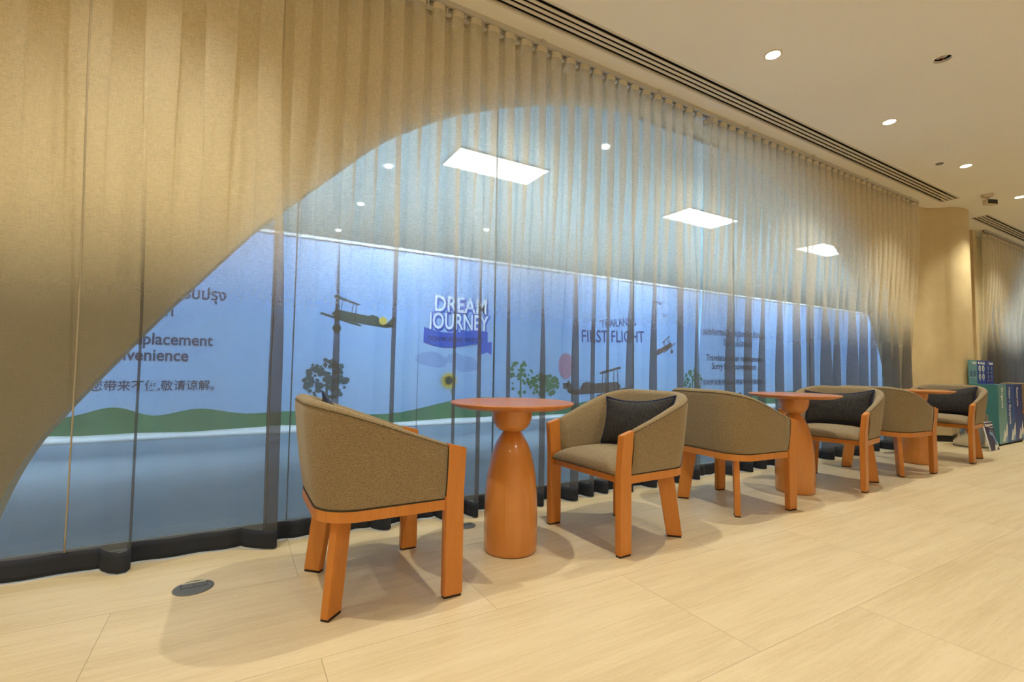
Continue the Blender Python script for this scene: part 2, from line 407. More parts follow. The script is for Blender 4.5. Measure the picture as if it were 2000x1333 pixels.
# windows: frameless panes in each arch
def window(name, xs, label):
    t = empty(name, (xs[0], 3.07, 0), label, 'window'); t['kind'] = 'structure'
    for x0, x1 in zip(xs, xs[1:]):
        bm = bmesh.new(); box(bm, x0-xs[0]+.003, x1-xs[0]-.003, -.005, .005, .03, CEIL-.02); link('glass_pane', bm, M['glass'], t)
    for x in xs[1:-1]:
        bm = bmesh.new(); box(bm, x-xs[0]-.003, x-xs[0]+.003, -.007, .007, .03, CEIL-.02); link('glass_joint', bm, M['frame_grey'], t)
    bm = bmesh.new(); box(bm, 0, xs[-1]-xs[0], -.02, .02, 0, .03); link('bottom_rail', bm, M['frame_grey'], t)
    bm = bmesh.new(); box(bm, 0, xs[-1]-xs[0], -.02, .02, CEIL-.02, CEIL+.03); link('top_rail', bm, M['frame_grey'], t)
    return t
window('window_1', [-1.1, .28, 1.62, 3.0, 4.4, 5.8, 7.72], 'frameless glass panes filling the wide arch behind the ombre curtain')
window('window_2', [10.7, 12.1, 13.5, 14.9, 15.8], 'frameless glass panes in the far arch')

# ------------------------------------------------------------------ public hall outside
HY_ = 7.1
b = bmesh.new(); box(b, -14, 34, 3.02, HY_+.12, -.1, 0); struct('floor_outside', b, M['hall_floor'], 'grey-blue floor of the public hall outside the glass')
b = bmesh.new(); box(b, -14, 34, HY_+.12, 26, -.1, 0); struct('floor_outside_bounce', b, M['hall_wall'], 'unseen floor behind the hoarding, made pale to bounce light onto the hall ceiling')  # hidden pale surface added to bounce panel light up to the ceiling
HC = 5.0
b = bmesh.new(); box(b, -14, 34, 3.02, 26, HC, HC+.15); struct('ceiling_outside', b, M['hall_ceiling'], 'pale grey ceiling of the public hall')
b = bmesh.new(); box(b, -14, 34, 26, 26.1, 0, HC); struct('wall_outside', b, M['hall_wall'], 'pale far wall of the public hall')
b = bmesh.new(); box(b, -14.1, -14, 3.02, 26, 0, HC); struct('wall_outside_left', b, M['hall_wall'])
b = bmesh.new(); box(b, 34, 34.1, 3.02, 26, 0, HC); struct('wall_outside_right', b, M['hall_wall'])
b = bmesh.new(); box(b, -14, 34, 3.12, 3.2, CEIL+.2, HC); box(b, -14, 34, 3.0, 3.12, CEIL+.2, CEIL+.3); struct('wall_outside_upper', b, M['hall_wall'])

names = ['nearest large skylight-bright ceiling panel seen through the curtain', 'second bright ceiling panel seen through the curtain, beside the curtain split',
         'third and smallest bright ceiling panel seen through the curtain']
for i in range(-1, 4):
    x0 = 3.40 + 6.25*i
    if i in (0, 1, 2): lab = names[i]
    else: lab = 'rectangular bright ceiling panel out of the photo at the %s end of the hall' % ('near' if i < 0 else 'far')
    t = empty('ceiling_light_panel', (x0, 7.93, HC), lab, 'ceiling light', 'rectangular light panels in the hall ceiling')
    bm = bmesh.new()
    for q in ((0,2.05,0,.03),(0,2.05,.92,.95),(0,.03,.03,.92),(2.02,2.05,.03,.92)): box(bm, q[0], q[1], q[2], q[3], -.03, 0)
    link('frame', bm, M['frame_grey'], t)
    bm = bmesh.new(); box(bm, .03, 2.02, .03, .92, -.012, 0); link('diffuser', bm, M['skypanel'], t)
    # the light these panels throw down
    li = bpy.data.lights.new('panel_light', 'AREA'); li.shape = 'RECTANGLE'; li.size = 2.0; li.size_y = .9; li.energy = 520; li.spread = R(86); li.color = (.80, .91, 1)
    lo = bpy.data.objects.new('panel_light', li); C.objects.link(lo); lo.parent = t; lo.location = (1.02, .47, -.05)
# added fill lamps, out of view, that brighten the front of the hoarding
for i, x0 in enumerate((-4.5, .5, 5.5, 10.5, 15.5, 20.5)):
    t = empty('hoarding_fill_strip', (x0, 4.2, HC), 'added unseen fill strip that lights the front of the hoarding', 'ceiling light', 'added fill strips for the hoarding')
    bm = bmesh.new(); box(bm, 0, 3.2, 0, .16, -.03, 0); link('frame', bm, M['frame_grey'], t)
    bm = bmesh.new(); box(bm, .02, 3.18, .02, .14, -.04, -.03); link('diffuser', bm, M['skypanel'], t)
    li = bpy.data.lights.new('fill_strip_light', 'AREA'); li.shape = 'RECTANGLE'; li.size = 3.1; li.size_y = .2; li.energy = 190; li.spread = R(70); li.color = (.66, .82, 1)
    lo = bpy.data.objects.new('fill_strip_light', li); C.objects.link(lo); lo.parent = t; lo.location = (1.6, .08, -.06); lo.rotation_euler = (R(38), 0, 0)
for (x, y), lab in zip([(2.52, 9.53), (2.55, 12.2), (2.5, 15.0), (6.27, 12.5), (5.7, 6.54)],
        ['small round spot in the hall ceiling, left of the nearest bright panel', 'small round spot in the hall ceiling, below left of the bright panel', 'lowest small round spot of the line in the hall ceiling left of the bright panel',
         'small round spot in the hall ceiling under the nearest bright panel', 'small round spot in the hall ceiling, right of the nearest bright panel']):
    bm = bmesh.new(); lathe(bm, [(0,HC-.03),(.07,HC-.03),(.075,HC),(0,HC)], 20)
    o = link('ceiling_spot', bm, M['spot_out']); o.location = (x, y, 0); tag(o, lab, 'ceiling light', 'small spots in the hall ceiling')

# printed hoarding
H = empty('hoarding', (0, HY_, 0), 'long construction hoarding printed with blue sky, biplanes, green hills and notices, outside the glass', 'hoarding')
b = bmesh.new(); box(b, -13, 30, 0, .12, .02, 2.68); link('panel', b, M['mural'], H)
b = bmesh.new()
hl = [(-13,.3),(-9,.42),(-6,.3),(-4,.4),(-2.6,.25),(-1.7,.28),(-1.23,.39),(-.84,.28),(-.39,.35),(.12,.27),(.7,.28),(1.99,.2),(3.15,.39),(4.11,.39),(5.2,.25),(6.5,.36),(8,.30),(9.5,.42),(11,.3),(12.5,.4),(14,.3),(16,.45),(20,.3),(24,.4),(30,.3)]
hl = catmull(hl, 6)
prism(b, [(-13,.06)] + hl + [(30,.06)], -.006, -.001); link('printed_hills', b, M['hill'], H)
b = bmesh.new()
pr_ = []
xs = [-13 + i*.5 for i in range(87)]
rs = []
for x in xs:
    w = .012*math.sin(x*2.3) + .01*math.sin(x*5.1)
    rs.append([(x, -.004, .085+w), (x, -.05+w, .045), (x, -.09-w, .0), (x, .0, .0), (x, .0, .06)])
rings(b, rs); link('vinyl_skirt', b, M['vinyl_white'], H, smooth=True)
b = bmesh.new(); box(b, -13, 30, -.02, .14, 2.68, 2.72); link('top_cap', b, M['vinyl_white'], H)
Y_ = -.004
for cx in (-1.33, 10.22):
    text_obj('lettering', 'ขออภัยทางเลื่อนอยู่ระหว่างปรับปรุง', .20, M['ink'], H, (cx, Y_, 1.72), off=.003, width=2.34)
    text_obj('lettering', 'ในความไม่สะดวก', .20, M['ink'], H, (cx+.1, Y_, 1.485), off=.003, width=1.06)
    text_obj('lettering', 'Travelator under replacement', .20, M['ink'], H, (cx, Y_, 1.135), off=.004, width=2.10)
    text_obj('lettering', 'Sorry for inconvenience', .20, M['ink'], H, (cx-.03, Y_, .94), off=.004, width=1.66)
    text_obj('lettering', '自动步道维修中,给您带来不便,敬请谅解。', .135, M['ink'], H, (cx, Y_, .59), off=.001, width=2.24)
# DREAM JOURNEY title
def titled(body, w, size, x, z, mat=M['ink_pale'], edge=M['ink_blue'], off=.006, sh=.012):
    text_obj('title_shadow', body, size, edge, H, (x+sh, -.003, z-sh-.006), off=off*5, width=w*1.05)
    text_obj('title_lettering', body, size, mat, H, (x, -.006, z), off=off, width=w)
titled('DREAM', .92, .36, 3.13, 1.80)
titled('JOURNEY', 1.08, .36, 3.10, 1.52)
b = bmesh.new()
top = catmull([(2.50,1.53),(2.8,1.46),(3.1,1.475),(3.4,1.52),(3.62,1.50)], 6); bot = catmull([(3.62,1.26),(3.4,1.29),(3.1,1.24),(2.8,1.22),(2.50,1.29)], 6)
prism(b, top+bot, -.009, -.005)
prism(b, [(3.44,1.30),(3.70,1.34),(3.70,1.12),(3.62,1.16),(3.44,1.10)], -.0055, -.003)
link('printed_banner', b, M['ink_blue'], H)
text_obj('banner_lettering', 'DON MUEANG AIRPORT', .10, M['ink_navy'], H, (3.06, -.011, 1.32), off=.003, width=.98)
text_obj('title_lettering', "THAILAND'S", .22, M['ink_navy'], H, (6.55, Y_, 1.76), rot=(PI/2, -R(7), 0), off=.001, width=.92)
text_obj('title_lettering', 'FIRST FLIGHT', .33, M['ink_navy'], H, (6.42, Y_, 1.44), rot=(PI/2, -R(2), 0), off=.003, width=1.62)
# biplanes
def biplane(x, z, s, flip, tilt, mat):
    bm = bmesh.new()
    def P(pts): prism(bm, [((px if not flip else -px)*s, pz*s) for px, pz in pts], 0, .003)
    P([(0,.10),(.05,.13),(.55,.10),(.62,.13),(.72,.11),(.78,.02),(.95,.0),(1.0,-.02),(.9,-.06),(.3,-.04),(.02,.0),(-.04,.05)])
    P([(-.05,.34),(.38,.25),(.40,.27),(-.02,.37)])
    P([(-.22,.02),(.45,-.10),(.46,-.075),(-.2,.05)])
    for a, c in ((0,.03),(.10,.10),(.27,.28),(.34,.33)): P([(a,-.02),(a+.012,-.02),(c+.012,.30),(c,.30)])
    P([(.02,-.02),(.03,-.02),(.08,-.14),(.06,-.14)])
    P([(.07+.07*math.cos(t*PI/8), -.18+.07*math.sin(t*PI/8)) for t in range(16)])
    P([(.86,-.02),(.99,.16),(1.03,.10),(1.0,-.03)])
    o = link('printed_biplane', bm, mat, H); o.location = (x, -.006, z); o.rotation_euler = (0, R(tilt), 0)
biplane(1.16, 1.60, .86, False, 5, M['ink_olive'])
biplane(8.05, 1.42, .62, True, -22, M['ink_brown'])
biplane(6.55, .50, 1.25, True, 0, M['ink_brown'])
b = bmesh.new(); prism(b, [(1.86+.06*math.cos(t*PI/8), 1.585+.06*math.sin(t*PI/8)) for t in range(16)], -.009, -.006); link('printed_roundel', b, M['ink_yellow'], H)
# sunflower
b = bmesh.new()
for k in range(22):
    a = 2*PI*k/22; r1 = .16 + .015*(k % 2); c_, s_ = math.cos(a), math.sin(a)
    prism(b, [(2.94+.06*c_-.018*s_, .69+.06*s_+.018*c_), (2.94+r1*c_, .69+r1*s_), (2.94+.06*c_+.018*s_, .69+.06*s_-.018*c_)], -.007, -.004)
link('printed_flower', b, M['ink_yellow'], H)
b = bmesh.new(); prism(b, [(2.94+.055*math.cos(t*PI/8), .69+.055*math.sin(t*PI/8)) for t in range(16)], -.0105, -.0075); link('flower_centre', b, M['ink_olive'], H)
b = bmesh.new(); prism(b, [(2.97,.55),(3.0,.45),(3.02,.36),(3.04,.36),(3.015,.45),(2.98,.56)], -.006, -.003); link('flower_stem', b, M['ink_leaf'], H)
# trees & balloon
def printed_tree(x, z0, w, h, mat, n, seed):
    rnd = random.Random(seed); bm = bmesh.new()
    prism(bm, [(x-.02,z0),(x+.02,z0),(x+.012,z0+h*.7),(x-.012,z0+h*.7)], -.006, -.003)
    for k in range(n):
        a = rnd.random()*2*PI; rr = math.sqrt(rnd.random())
        px = x + w*rr*math.cos(a); pz = z0 + h*.62 + h*.4*rr*math.sin(a); r_ = rnd.uniform(.018,.045)*(w/.3)
        yy = -.006 - .00002*k
        prism(bm, [(px+r_*rnd.uniform(.7,1.2)*math.cos(t*PI/4), pz+r_*rnd.uniform(.7,1.2)*math.sin(t*PI/4)) for t in range(8)], yy, yy+.001)
    link('printed_tree', bm, mat, H)
printed_tree(1.10, .28, .30, .70, M['ink_tree'], 110, 1)
printed_tree(4.28, .30, .26, .72, M['ink_leaf'], 60, 2)
printed_tree(4.75, .30, .34, .50, M['ink_leaf'], 90, 3)
printed_tree(8.7, .30, .30, .60, M['ink_leaf'], 70, 4)
b = bmesh.new()
prism(b, [(5.25+.17*math.cos(t*PI/10), .98+(.21 if t < 10 else .27)*math.sin(t*PI/10)) for t in range(20)], -.006, -.003); link('printed_balloon', b, M['ink_pink'], H)
b = bmesh.new(); prism(b, [(5.19,.64),(5.31,.64),(5.30,.54),(5.20,.54)], -.006, -.003); link('balloon_basket', b, M['ink_brown'], H)
b = bmesh.new()
for (x, z, s) in ((7.72,2.30,.16),(7.83,2.05,.14)):
    prism(b, [(x-s,z+.03),(x-s*.4,z+.05),(x,z),(x+s*.5,z+.06),(x+s,z+.05),(x+s*.5,z+.04),(x,z-.03),(x-s*.45,z+.03)], -.006, -.003)
link('printed_birds', b, M['ink_navy'], H)
def cloud(x, z, s, seed):
    rnd = random.Random(seed); bm = bmesh.new()
    for k in range(9):
        px = x + rnd.uniform(-1,1)*s; pz = z + rnd.uniform(-.12,.12)*s; r_ = rnd.uniform(.16,.34)*s; yy = -.0016-.00004*k
        prism(bm, [(px+r_*1.3*math.cos(t*PI/12), pz+r_*.8*math.sin(t*PI/12)) for t in range(24)], yy, yy+.0004)
    link('printed_cloud', bm, M['cloud'], H)
cloud(3.0, .99, .5, 1)

# ------------------------------------------------------------------ curtains
def smooth(t): t = max(0, min(1, t)); return t*t*(3-2*t)
def curtain(name, folds, lobes, label, zt=3.165, yc=2.715, amp=.048, ybot=2.80, seed=1, seams=(), end_drift=0):
    """folds: x of each fold at the head; lobes: (x, half width, depth, lean) of the deep folds lower down"""
    rnd = random.Random(seed)
    nf = len(folds) - 1
    per = 22
    us = [i/per for i in range(nf*per+1)]
    def headx(u):
        i = min(int(u), nf-1); return folds[i] + (folds[i+1]-folds[i])*(u-i)
    # lobe centres in u
    L = []
    for (lx, hw, dep, lean) in lobes:
        u = next((i + (lx-folds[i])/(folds[i+1]-folds[i]) for i in range(nf) if folds[i] <= lx <= folds[i+1]), None)
        if u is not None: L.append((u, lx, hw*rnd.uniform(.7, 1.6), dep*rnd.uniform(.8, 1.3), lean))
    half = .46
    def low(u, z):
        # x is shared out between lobes
        x = headx(u); y = ybot + .012*noise.noise(Vector((x*2.2, seed, 0))) * 2
        for (lu, lx, hw, dep, lean) in L:
            wd = .046
            hw = hw*.45; lean = .045 if lx < 0 else max(0, .105-.11*lx)
            t = (headx(u)-lx)/wd
            if abs(t) < 1:
                y -= dep*(math.cos(PI*t)+1)/2
                x += hw*math.sin(PI*t)*1.0 + lean*(math.cos(PI*t)+1)/2
        return x, y
    def P(u, z):
        hx = headx(u); wloc = folds[min(int(u), nf-1)+1]-folds[min(int(u), nf-1)]
        a = amp if wloc < .16 else amp*.85
        x1 = hx + .022*math.sin(4*PI*u) * (1 if wloc < .2 else 1.6); y1 = yc - a*math.cos(2*PI*u)
        x2, y2 = low(u, z)
        w = smooth((2.75 - z)/2.0)
        x = x1*(1-w) + x2*w; y = y1*(1-w*.93) + (y2)*w - yc*w*.0
        y = y1*(1-w) + y2*w + w*.007*math.cos(2*PI*u)
        sway = .010*noise.noise(Vector((hx*1.3, z*.7, seed+5)))*w
        x += end_drift*smooth((2.35 - z)/.9)*max(0, min(1, (hx - folds[-1] + .3)/.3))
        return x + sway, min(y + sway*.6, 2.885)
    zs = [zt - (zt-.095)*(k/46) for k in range(47)]
    t = empty(name, (folds[0], yc, 0), label, 'curtain')
    ox, oy = folds[0], yc
    def sheet(zl, step=1, off=0):
        bm = bmesh.new(); prev = None
        for z in zl:
            row = []
            for u in us[::step]:
                x, y = P(u, z); row.append(bm.verts.new((x-ox, y-oy-off, z)))
            if prev:
                for i in range(len(row)-1): bm.faces.new((prev[i], prev[i+1], row[i+1], row[i]))
            prev = row
        return bm
    link('sheer_fabric', sheet(zs), M['sheer'], t, smooth=True)
    hem_z = lambda: [.095, .07, .045, .025, .006]
    h = link('hem_band', sheet(hem_z()), M['hem'], t, smooth=True)
    md = h.modifiers.new('thick', 'SOLIDIFY'); md.thickness = .004
    tp = link('header_tape', sheet([zt, zt-.02, zt-.04], off=.002), M['tape'], t, smooth=True)
    for sx in seams:
        u = next(i + (sx-folds[i])/(folds[i+1]-folds[i]) for i in range(nf) if folds[i] <= sx <= folds[i+1])
        bm = bmesh.new(); pts = []
        for z in zs:
            x, y = P(u, z); pts.append((x-ox, y-oy-.003, z))
        tube(bm, pts, .0035, 6); link('vertical_seam', bm, M['stitch'], t, smooth=True)
    # one glider at every fold head
    gb = bmesh.new()
    lathe(gb, [(0,zt-.02),(.004,zt-.02),(.004,zt+.012),(.009,zt+.016),(.009,zt+.022),(0,zt+.022)], 8)
    g0 = None
    vis = [i for i in range(nf) if folds[i] > .6 or i % 2 == 0][:96]
    for i in vis:
        if g0 is None: g0 = link('glider', gb, M['glide'], t); g = g0
        else: g = g0.copy(); C.objects.link(g); g.parent = t
        g.location = (folds[i] + (folds[i+1]-folds[i])*.5 - ox, 0, 0)
    return t
fa = [-2.6,-2.3,-2.0,-1.7,-1.4,-1.15,-.90,-.62,-.36,-.13,.10,.235,.37,.50,.62,.74,.87]
x = .996
while x < 3.36: fa.append(round(x,3)); x += .1265
fa.append(3.415)
la = [(-1.9,.05,.07,0),(-1.3,.05,.07,.02),(-.45,.045,.11,-.01),(.10,.045,.10,.0),(.415,.05,.10,-.01),(.74,.035,.10,0),(.91,.02,.07,0),(1.14,.035,.11,0),(1.31,.03,.10,.0),(1.52,.04,.12,.01),(1.79,.05,.12,0),
      (2.07,.045,.12,0),(2.25,.04,.10,.01),(2.40,.035,.09,0),(2.61,.045,.12,0),(2.87,.06,.13,.0),(3.16,.05,.12,.01),(3.34,.04,.10,0)]
curtain('sheer_curtain', fa, la, 'near sheer ombre curtain panel, cream above and blue below, left of the split', seed=1, seams=(-.62, .16), end_drift=.075)
fb = [3.52]
x = 3.60
while x < 7.55: fb.append(round(x,3)); x += .128
fb += [7.62, 7.72]
lb = [(3.83,.05,.12,0),(4.10,.05,.11,0),(4.34,.05,.12,.01),(4.60,.05,.10,0),(4.90,.055,.13,0),(5.15,.05,.11,0),(5.45,.055,.13,0),(5.72,.05,.11,0),(6.0,.055,.12,0),(6.28,.05,.11,0),(6.54,.05,.12,0),(6.84,.055,.12,0),(7.12,.05,.11,0),(7.40,.05,.12,0)]
curtain('sheer_curtain', fb, lb, 'farther sheer ombre curtain panel, between the split and the rounded pier', seed=3)
fc = [10.22 + .13*i for i in range(28)]
lc = [(10.4+.27*i,.05,.11,0) for i in range(13)]
curtain('sheer_curtain', fc, lc, 'sheer ombre curtain of the far bay, beyond the rounded pier', seed=5, zt=3.15)
def track(x0, x1, label):
    t = empty('curtain_track', (x0, 2.715, CEIL), label, 'curtain track')
    bm = bmesh.new()
    box(bm, 0, x1-x0, -.030, -.010, -.036, 0, .002); box(bm, 0, x1-x0, .010, .030, -.036, 0, .002); box(bm, 0, x1-x0, -.012, .012, -.012, 0)
    link('rail', bm, M['track'], t)
    bm = bmesh.new(); box(bm, .002, x1-x0-.002, -.0095, .0095, -.020, -.0125); link('rail_slot', bm, M['slot_black'], t)
    k = x0 + .9
    while k < x1:
        bm = bmesh.new(); box(bm, k-x0, k-x0+.035, -.042, -.029, -.022, 0, .003); link('bracket', bm, M['track'], t); k += 1.15
track(-2.6, 7.78, 'pale curtain track on the ceiling along the near bay')
track(10.2, 13.9, 'pale curtain track on the ceiling of the far bay')

# ------------------------------------------------------------------ ceiling fittings
def slot_vent(S, label):
    x0, x1, y0, y1 = S
    t = empty('linear_air_vent', (x0, y0, CEIL), label, 'air vent', 'slot air vents in the ceiling')
    L_, W = x1-x0, y1-y0
    bm = bmesh.new(); box(bm, 0, L_, 0, W, .095, .11); box(bm, 0, L_, 0, .004, .018, .095); box(bm, 0, L_, W-.004, W, .018, .095); link('backing', bm, M['slot_black'], t)
    bm = bmesh.new()
    box(bm, -.012, L_+.012, -.012, .006, -.003, .012, .001); box(bm, -.012, L_+.012, W-.006, W+.012, -.003, .012, .001)
    box(bm, -.012, .004, .006, W-.006, -.003, .05); box(bm, L_-.004, L_+.012, .006, W-.006, -.003, .05)
    link('frame', bm, M['white_metal'], t)
    pitch_ = (W-.012)/4
    for k in range(1, 4):
        c_ = .006 + pitch_*k
        bm = bmesh.new(); box(bm, .004, L_-.004, c_-.0115, c_+.0115, -.001, .006, .001); link('slat', bm, M['white_metal'], t)
    for k in range(4):
        c_ = .006 + pitch_*(k+.5)
        bm = bmesh.new(); box(bm, .004, L_-.004, c_-.001, c_+.001, .014, .03); link('damper_blade', bm, M['outlet_grey'], t)
slot_vent(S1, 'long four-slot air vent running along the near curtains')
slot_vent(S2, 'shorter four-slot air vent in the far bay beyond the pier')

dl_n = {1: 'largest glowing round ceiling downlight, nearest of those in the photo', 2: 'second glowing ceiling downlight from the nearest, along the slot vent', 3: 'third glowing ceiling downlight, beside the small ceiling sensor', 4: 'farthest glowing ceiling downlight, cut by the right edge of the photo'}
dl0 = None
spots = [(1.475-3.6,1.95),(1.475-1.8,1.95),(1.475,1.95)] + [(3.275+1.8*i,1.95) for i in range(6)]
rear = [(x, y) for y in (-1.6, -4.2) for x in (-2.1, 1.5, 5.1, 8.7, 12.3)]  # unseen lamp rows added behind the camera as room fill
for k, (x, y) in enumerate(spots + rear):
    if dl0 is None:
        t = empty('downlight', (x, y, CEIL), 'x', 'ceiling light', 'round downlights of the room')
        bm = bmesh.new(); lathe(bm, [(.048,-.001),(.050,-.004),(.058,-.003),(.060,0),(.048,0)], 32); link('trim_ring', bm, M['ceil_white'], t, smooth=True)
        bm = bmesh.new(); lathe(bm, [(0,-.0045),(.047,-.0045),(.047,0),(0,0)], 32); link('lens', bm, M['lamp'], t)
        li = bpy.data.lights.new('downlight_beam', 'SPOT'); li.energy = 138; li.color = (1, .95, .735); li.spot_size = R(108); li.spot_blend = .85; li.shadow_soft_size = .022
        lo = bpy.data.objects.new('downlight_beam', li); C.objects.link(lo); lo.parent = t; lo.location = (0,0,-.03)
        dl0 = t
    else:
        t = copy_tree(dl0); t.location = (x, y, CEIL)
    if y > 0:
        i = round((x-1.475)/1.8)
        t['label'] = dl_n.get(i, 'round ceiling downlight of the window row, outside the photo at x %d' % i)
        if i not in dl_n: t['label'] = 'round ceiling downlight of the row by the curtains, outside the photo'
        t['group'] = 'downlights in the row along the curtains'
    else:
        t['label'] = 'added unseen fill downlight behind the camera, outside the photo'; t['group'] = 'added fill downlights behind the camera'
        for ch in t.children:
            if ch.type == 'LIGHT': ch.data = ch.data.copy(); ch.data.energy = 235 if x < 2 else 95; ch.data.spot_size = R(132 if x < 2 else 104); ch.data.spot_blend = .8; ch.data.color = (1, .95, .80)
# missing lamp: hole with loose parts
t = empty('ceiling_hole', (HX, HY, CEIL), 'open round hole in the ceiling showing wires where a downlight is missing', 'ceiling hole')
bm = bmesh.new(); lathe(bm, [(0,.115),(.09,.115),(.09,.02),(.088,.02),(.088,.112),(0,.112)], 24); link('void', bm, M['slot_black'], t)
bm = bmesh.new(); tube(bm, catmull([(-.035,0,.06),(-.01,.01,.02),(.012,0,.03),(.03,.008,.015)], 5), .006, 6); link('wire', bm, M['reddish'], t, smooth=True)
bm = bmesh.new(); tube(bm, catmull([(.04,-.01,.05),(.02,-.012,.018),(0,.02,.03),(-.02,.02,.012)], 5), .005, 6); link('wire', bm, M['greywire'], t, smooth=True)
bm = bmesh.new(); box(bm, -.012, -.002, -.035, .03, .012, .018); link('clip', bm, M['ceil_white'], t)
t = empty('ceiling_sensor', (6.57, 2.078, CEIL), 'small dark round sprinkler cap in the ceiling before the third downlight', 'sensor')
bm = bmesh.new(); lathe(bm, [(0,-.006),(.03,-.006),(.036,0),(0,0)], 20); link('cap', bm, M['outlet_grey'], t)
bm = bmesh.new(); lathe(bm, [(0,-.016),(.010,-.016),(.012,-.006),(0,-.006)], 12); link('nozzle', bm, M['steel'], t)
# security camera on the ceiling
t = empty('security_camera', (8.23, 2.14, CEIL), 'cream ceiling security camera with a black square lens face, above the pier', 'camera', rz=R(-25))
bm = bmesh.new(); lathe(bm, [(0,-.03),(.05,-.03),(.062,-.008),(.064,0),(0,0)], 32); link('base_plate', bm, M['ceil_white'], t, smooth=True)
bm = bmesh.new(); tube(bm, [(0,0,-.03),(.01,0,-.07)], .016, 12); link('bracket', bm, M['ceil_white'], t)
bm = bmesh.new(); box(bm, -.04, .10, -.036, .036, -.135, -.065, .014, 3); o = link('housing', bm, M['ceil_white'], t, smooth=False)
bm = bmesh.new(); box(bm, .098, .106, -.032, .032, -.130, -.070, .002); fo = link('lens_face', bm, M['black_plastic'], t)
bm = bmesh.new(); box(bm, -.036, .09, -.039, -.036, -.125, -.072, .0); fo = link('side_window', bm, M['black_plastic'], t)
bm = bmesh.new(); lathe(bm, [(0,-.0),(.014,0),(.014,.006),(0,.006)], 16); o2 = link('lens', bm, M['steel'], fo); o2.rotation_euler = (0, PI/2, 0); o2.location = (.106, 0, -.1)

# ------------------------------------------------------------------ floor boxes
def floor_box(x, y, label, r=.073):
    t = empty('floor_outlet', (x, y, 0), label, 'floor outlet')
    bm = bmesh.new(); lathe(bm, [(0,.004),(r-.006,.004),(r,.002),(r,.0),(0,0)], 40); link('cover_plate', bm, M['outlet_grey'], t)
    bm = bmesh.new(); box(bm, -r*.62, r*.62, -.0012, .0012, .004, .0048); box(bm, -r*.62,-r*.62+.002, 0, r*.55, .004, .0048); box(bm, r*.62,r*.62+.002, 0, r*.55, .004, .0048); box(bm, -.001,.001, 0, r*.55, .004, .0048)
    link('flap_groove', bm, M['outlet_line'], t)
    bm = bmesh.new(); box(bm, -r*.6, r*.6, r*.56, r*.74, .004, .0052, .0003); link('highlight_strip', bm, M['outlet_strip'], t)  # highlight on the cover plate, painted as a pale strip
floor_box(-.121, 2.395, 'round grey floor outlet on the open floor left of the nearest armchair')
floor_box(1.195, 2.575, 'round dark floor outlet at the curtain hem, behind the nearest armchair', .055)

